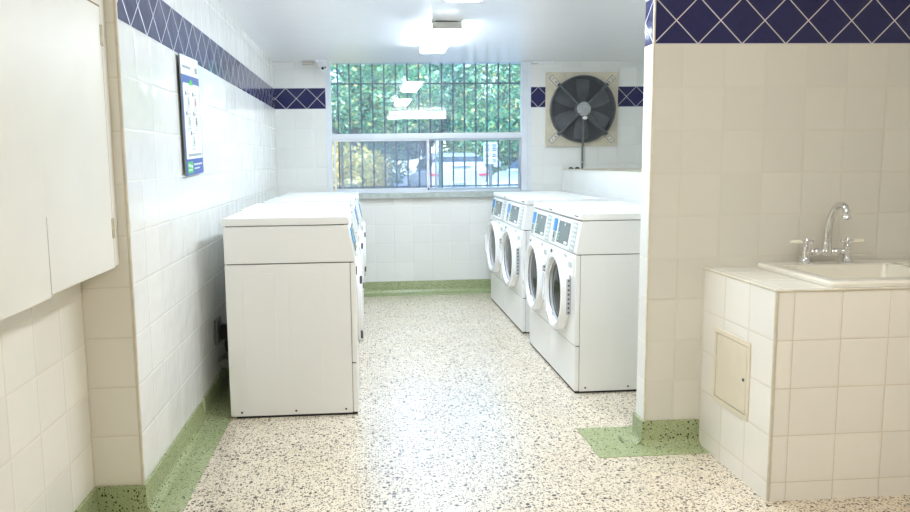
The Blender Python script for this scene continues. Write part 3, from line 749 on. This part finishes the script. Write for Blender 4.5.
tree('leafy teal tree rising behind the white car in the window view', 2.4, 27, .2, B1, 20000, M['leaf'], .095, .2, 5, 4.4, 1.1)
tree('leafy tree at the right end of the window view behind the second car', 5.6, 26, -.4, B2, 19000, M['leaf2'], .095, .2, 8, 4.2, .4)
tree('leafy tree far left in the window view, behind the yellowing shrub', -4.2, 27, .3, B2, 18000, M['leaf'], .1, .2, 11, 4.2, 2)
tree('tall leafy tree showing between the two nearer trees, far back in the window view', .7, 31, 0, B2, 16000, M['leaf'], .12, .22, 13, 4.5, .7)
tree('tall leafy tree far back at the right in the window view', 8.6, 31, 0, B1, 14000, M['leaf'], .12, .22, 17, 4.5, 2.7)
SB = [(0, 0, .9, 1.5, .8, .9), (.9, 0, .8, 1.1, .8, .8), (-.9, .1, 1.1, 1., .8, 1.)]
def shrub(label, x, y, mat, seed, k=1.):
    o = thing('shrub', label, 'shrub', (x, y, -.03), seed, 'shrubs beyond the parked cars'); o.scale = (k, k, k)
    me = leaves(5000, SB, .075, seed); me.materials.append(mat)
    f = bpy.data.objects.new('foliage', me); C.objects.link(f); f.parent = o
    st = MB()
    for q in range(5): st.tube([(.1*q-.2, 0, 0), (.25*q-.5, .05, .6), (.4*q-.8, .1, 1.1)], [.04, .03, .015], 6)
    st.build('stem', M['bark'], o)
shrub('yellowing shrub low at the left edge of the window', -.95, 19.5, M['leafy'], 21, 1.)
shrub('green shrub with yellow leaves left of the white car', -.7, 25.2, M['leaf2'], 22, 1.2)
shrub('yellow leaved shrub below the leaning tree', -.4, 22.2, M['leafy'], 23, .9)
shrub('dark green shrub between the two cars', 4.4, 27.5, M['leaf2'], 24, 1.3)
shrub('green shrub behind the second car', 7.0, 27, M['leaf'], 25, 1.5)

def car(name, label, x, y, rz, kind):
    """front is local -y ... rear is local +y flipped by rz; built with its rear at local y=0 and nose at y=4.4"""
    o = thing(name, label, 'car', (x, y, -.03), rz, 'white parked cars outside')
    if kind == 'suv':
        secs = [(0., .45, 1.12, .86), (.06, .38, 1.20, .90), (.5, .30, 1.14, .92), (2.6, .28, 1.08, .92), (3.4, .30, 1.02, .91), (4.1, .34, .90, .86), (4.4, .42, .74, .74)]
        gh = [(.08, 1.18, .82, 1.15), (.26, 1.53, .72, 1.12), (.55, 1.63, .67, 1.1), (1.7, 1.66, .66, 1.04), (2.4, 1.55, .66, 1.03), (3.3, 1.03, .74, 1.0)]
    else:
        secs = [(0., .45, .80, .80), (.06, .36, .92, .84), (.5, .28, .98, .87), (2.6, .26, .96, .87), (3.3, .28, .92, .86), (3.95, .32, .80, .80), (4.2, .42, .66, .68)]
        gh = [(.15, .94, .74, .95), (.6, 1.34, .64, .95), (1.4, 1.45, .60, .95), (2.1, 1.40, .60, .94), (3.1, .93, .72, .9)]
    lo = []
    for yy, za, zb, hw in secs:
        lo.append([(-hw*.94, yy, za), (hw*.94, yy, za), (hw, yy, za+.12), (hw, yy, (za+zb)/2+.05), (hw*.96, yy, zb-.05), (hw*.88, yy, zb), (-hw*.88, yy, zb), (-hw*.96, yy, zb-.05), (-hw, yy, (za+zb)/2+.05), (-hw, yy, za+.12)])
    b = MB().loft(lo, True, True)
    lo = []
    for yy, zt, hw, zb in gh:
        lo.append([(-max(hw+.1, .1), yy, zb-.1), (max(hw+.1, .1), yy, zb-.1), (hw, yy, zt-.04), (hw*.88, yy, zt), (-hw*.88, yy, zt), (-hw, yy, zt-.04)])
    b.loft(lo, True, True)
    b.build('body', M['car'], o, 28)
    # windows laid on the greenhouse
    g0, g1 = gh[0], gh[1]
    def at(i, f, fz):          # point on glasshouse rear/front slopes
        a, c = gh[i], gh[i+1]; return a[0]+(c[0]-a[0])*f, a[1]+(c[1]-a[1])*f
    ya, za = at(0, .55 if kind == 'suv' else .2, 0); yb, zb = at(0, .98, 0)
    n = Vector((0, -(zb-za), (yb-ya))).normalized()*.012
    w0, w1 = g0[2]*.96, g1[2]*.92
    q = [Vector((-w0, ya, za))+n, Vector((w0, ya, za))+n, Vector((w1, yb, zb))+n, Vector((-w1, yb, zb))+n]
    MB().quad(*q).build('rear_window', M['carglass'], o)
    m_ = len(gh)-2
    ya, za = at(m_, .06, 0); yb, zb = at(m_, .92, 0)
    n = Vector((0, za-zb, yb-ya)).normalized()*.012
    w0, w1 = gh[m_][2]*.9, gh[m_+1][2]*.95
    MB().quad(Vector((-w0, ya, za))+n, Vector((w0, ya, za))+n, Vector((w1, yb, zb))+n, Vector((-w1, yb, zb))+n).build('windscreen', M['carglass'], o)
    for s in (-1, 1):
        k = gh[2]; zt = k[1]-.12; zb_ = secs[2][2]+.04
        yA, yB = gh[1][0]+.25, gh[-2][0]-.02
        xt = s*(gh[1][2]+.018); xb = s*(gh[1][2]+.092)
        MB().quad((xb, yA-.25, zb_), (xb, yB+.55, zb_), (xt, yB, zt-.04), (xt, yA+.05, zt)).build('side_window', M['carglass'], o)
        mb = MB()
        xw = secs[2][3]
        mb.prism([(s*(xw-.30), secs[2][2]-.18), (s*(xw-.02), secs[2][2]-.14), (s*(xw+.005), secs[2][2]-.05), (s*(xw-.12), secs[2][2]-.10), (s*(xw-.38), secs[2][2]-.12)], -.03, .20, 'y')
        mb.build('tail_light', M['tail'], o)
        hl = secs[-2]
        MB().sphere((s*(hl[3]-.14), hl[0]+.12, hl[2]-.16), .11, seg=12, sz=(1.2, .9, .7)).build('headlight', M['headlamp'], o)
        MB().box(min(s*.93, s*1.08), max(s*.93, s*1.08), 2.75, 2.9, 1.0, 1.13, .03).build('mirror', M['car'], o)
        for yy in (.85, 3.45):
            w = MB().lathe([(.20, -.10), (.31, -.10), (.33, -.07), (.33, .07), (.31, .10), (.20, .10)], 24, Matrix.Translation((s*(xw-.10), yy, .33)) @ Matrix.Rotation(PI/2, 4, 'Y')).build('wheel', M['tyre'], o)
            MB().lathe([(.205, -.085), (.205, .105), (.05, .115)], 20, Matrix.Translation((s*(xw-.10), yy, .33)) @ Matrix.Rotation(s*PI/2, 4, 'Y')).build('wheel_rim', M['rim'], w)
    lp = MB().box(-.24, .24, -.02, .01, .66, .80, .004).build('license_plate', M['plate'], o)
    mb = MB()
    for k in range(6): mb.box(-.19+k*.066, -.145+k*.066, -.024, -.02, .70, .775)
    mb.build('plate_characters', M['plate_ink'], lp)
    MB().box(-.22, .34, -.0, .06, 1.215, 1.245, .004).build('tailgate_trim', M['carglass'], o)
    MB().box(-.8, .8, -.06, .15, .40, .56, .03).build('bumper', M['car'], o)
    for s in (-1, 1): MB().box(min(s*.5, s*.78), max(s*.5, s*.78), -.066, -.05, .50, .54, .004).build('reflector', M['tail'], o)
    return o
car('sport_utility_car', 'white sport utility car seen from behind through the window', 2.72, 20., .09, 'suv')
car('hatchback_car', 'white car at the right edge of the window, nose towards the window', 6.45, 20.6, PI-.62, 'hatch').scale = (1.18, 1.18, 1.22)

sg = thing('parking_sign', 'white parking notice board on a dark post between the cars', 'sign', (2.70, 14.9, -.03))
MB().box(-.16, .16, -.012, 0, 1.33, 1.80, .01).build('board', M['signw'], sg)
MB().box(-.035, .035, .0, .05, 0, 1.78, .006).build('post', M['post'], sg)
mb = MB()
for cxx in (-.08, .075):
    for k, wd in enumerate((.10, .07, .11, .09, 0, .06, .10, 0, .08, .05)):
        if wd: mb.box(cxx-wd/2, cxx+wd/2, -.016, -.012, 1.75-k*.04-.022, 1.75-k*.04)
mb.build('lettering', M['ink'], sg)

# ------------------------------------------------------------------ light
w = bpy.data.worlds.new('World'); sc.world = w; w.use_nodes = True
nt = w.node_tree; bg = nt.nodes['Background']
sky = nt.nodes.new('ShaderNodeTexSky'); sky.sky_type = 'NISHITA'; sky.sun_disc = False
sky.sun_elevation = math.radians(48); sky.sun_rotation = math.radians(200)
nt.links.new(sky.outputs[0], bg.inputs[0]); bg.inputs[1].default_value = .31
su = bpy.data.lights.new('sun', 'SUN'); su.energy = 2.9; su.angle = .01; su.color = (1, .95, .86)
so = bpy.data.objects.new('sun', su); C.objects.link(so); so.rotation_euler = (math.radians(48), 0, math.radians(-28))

# ------------------------------------------------------------------ camera
cam = bpy.data.cameras.new('camera'); co = bpy.data.objects.new('camera', cam); C.objects.link(co); sc.camera = co
f_px, cxp, cyp = 694.482, 415.578, 238.84
cam.sensor_width = 36; cam.sensor_fit = 'HORIZONTAL'; cam.lens = 36*f_px/910
cam.shift_x = (455-cxp)/910; cam.shift_y = (cyp-256)/910
ya, pi_, ro = math.radians(4.051), math.radians(6.452), math.radians(-.728)
Fv = Vector((math.sin(ya)*math.cos(pi_), math.cos(ya)*math.cos(pi_), -math.sin(pi_)))
Rv = Vector((math.cos(ya), -math.sin(ya), 0)); Uv = Rv.cross(Fv)
R2 = Rv*math.cos(ro)+Uv*math.sin(ro); U2 = Uv*math.cos(ro)-Rv*math.sin(ro)
mw = Matrix((R2, U2, -Fv)).transposed().to_4x4(); mw.translation = (0, 0, 1.403)
co.matrix_world = mw; cam.clip_start = .05; cam.clip_end = 200
sc.view_settings.view_transform = 'Standard'; sc.view_settings.look = 'None'
sc.view_settings.exposure = 1.55; sc.view_settings.gamma = 1.
sc.cycles.use_denoising = True; sc.cycles.max_bounces = 10; sc.cycles.diffuse_bounces = 6; sc.cycles.transparent_max_bounces = 12
sc.cycles.sample_clamp_indirect = 8
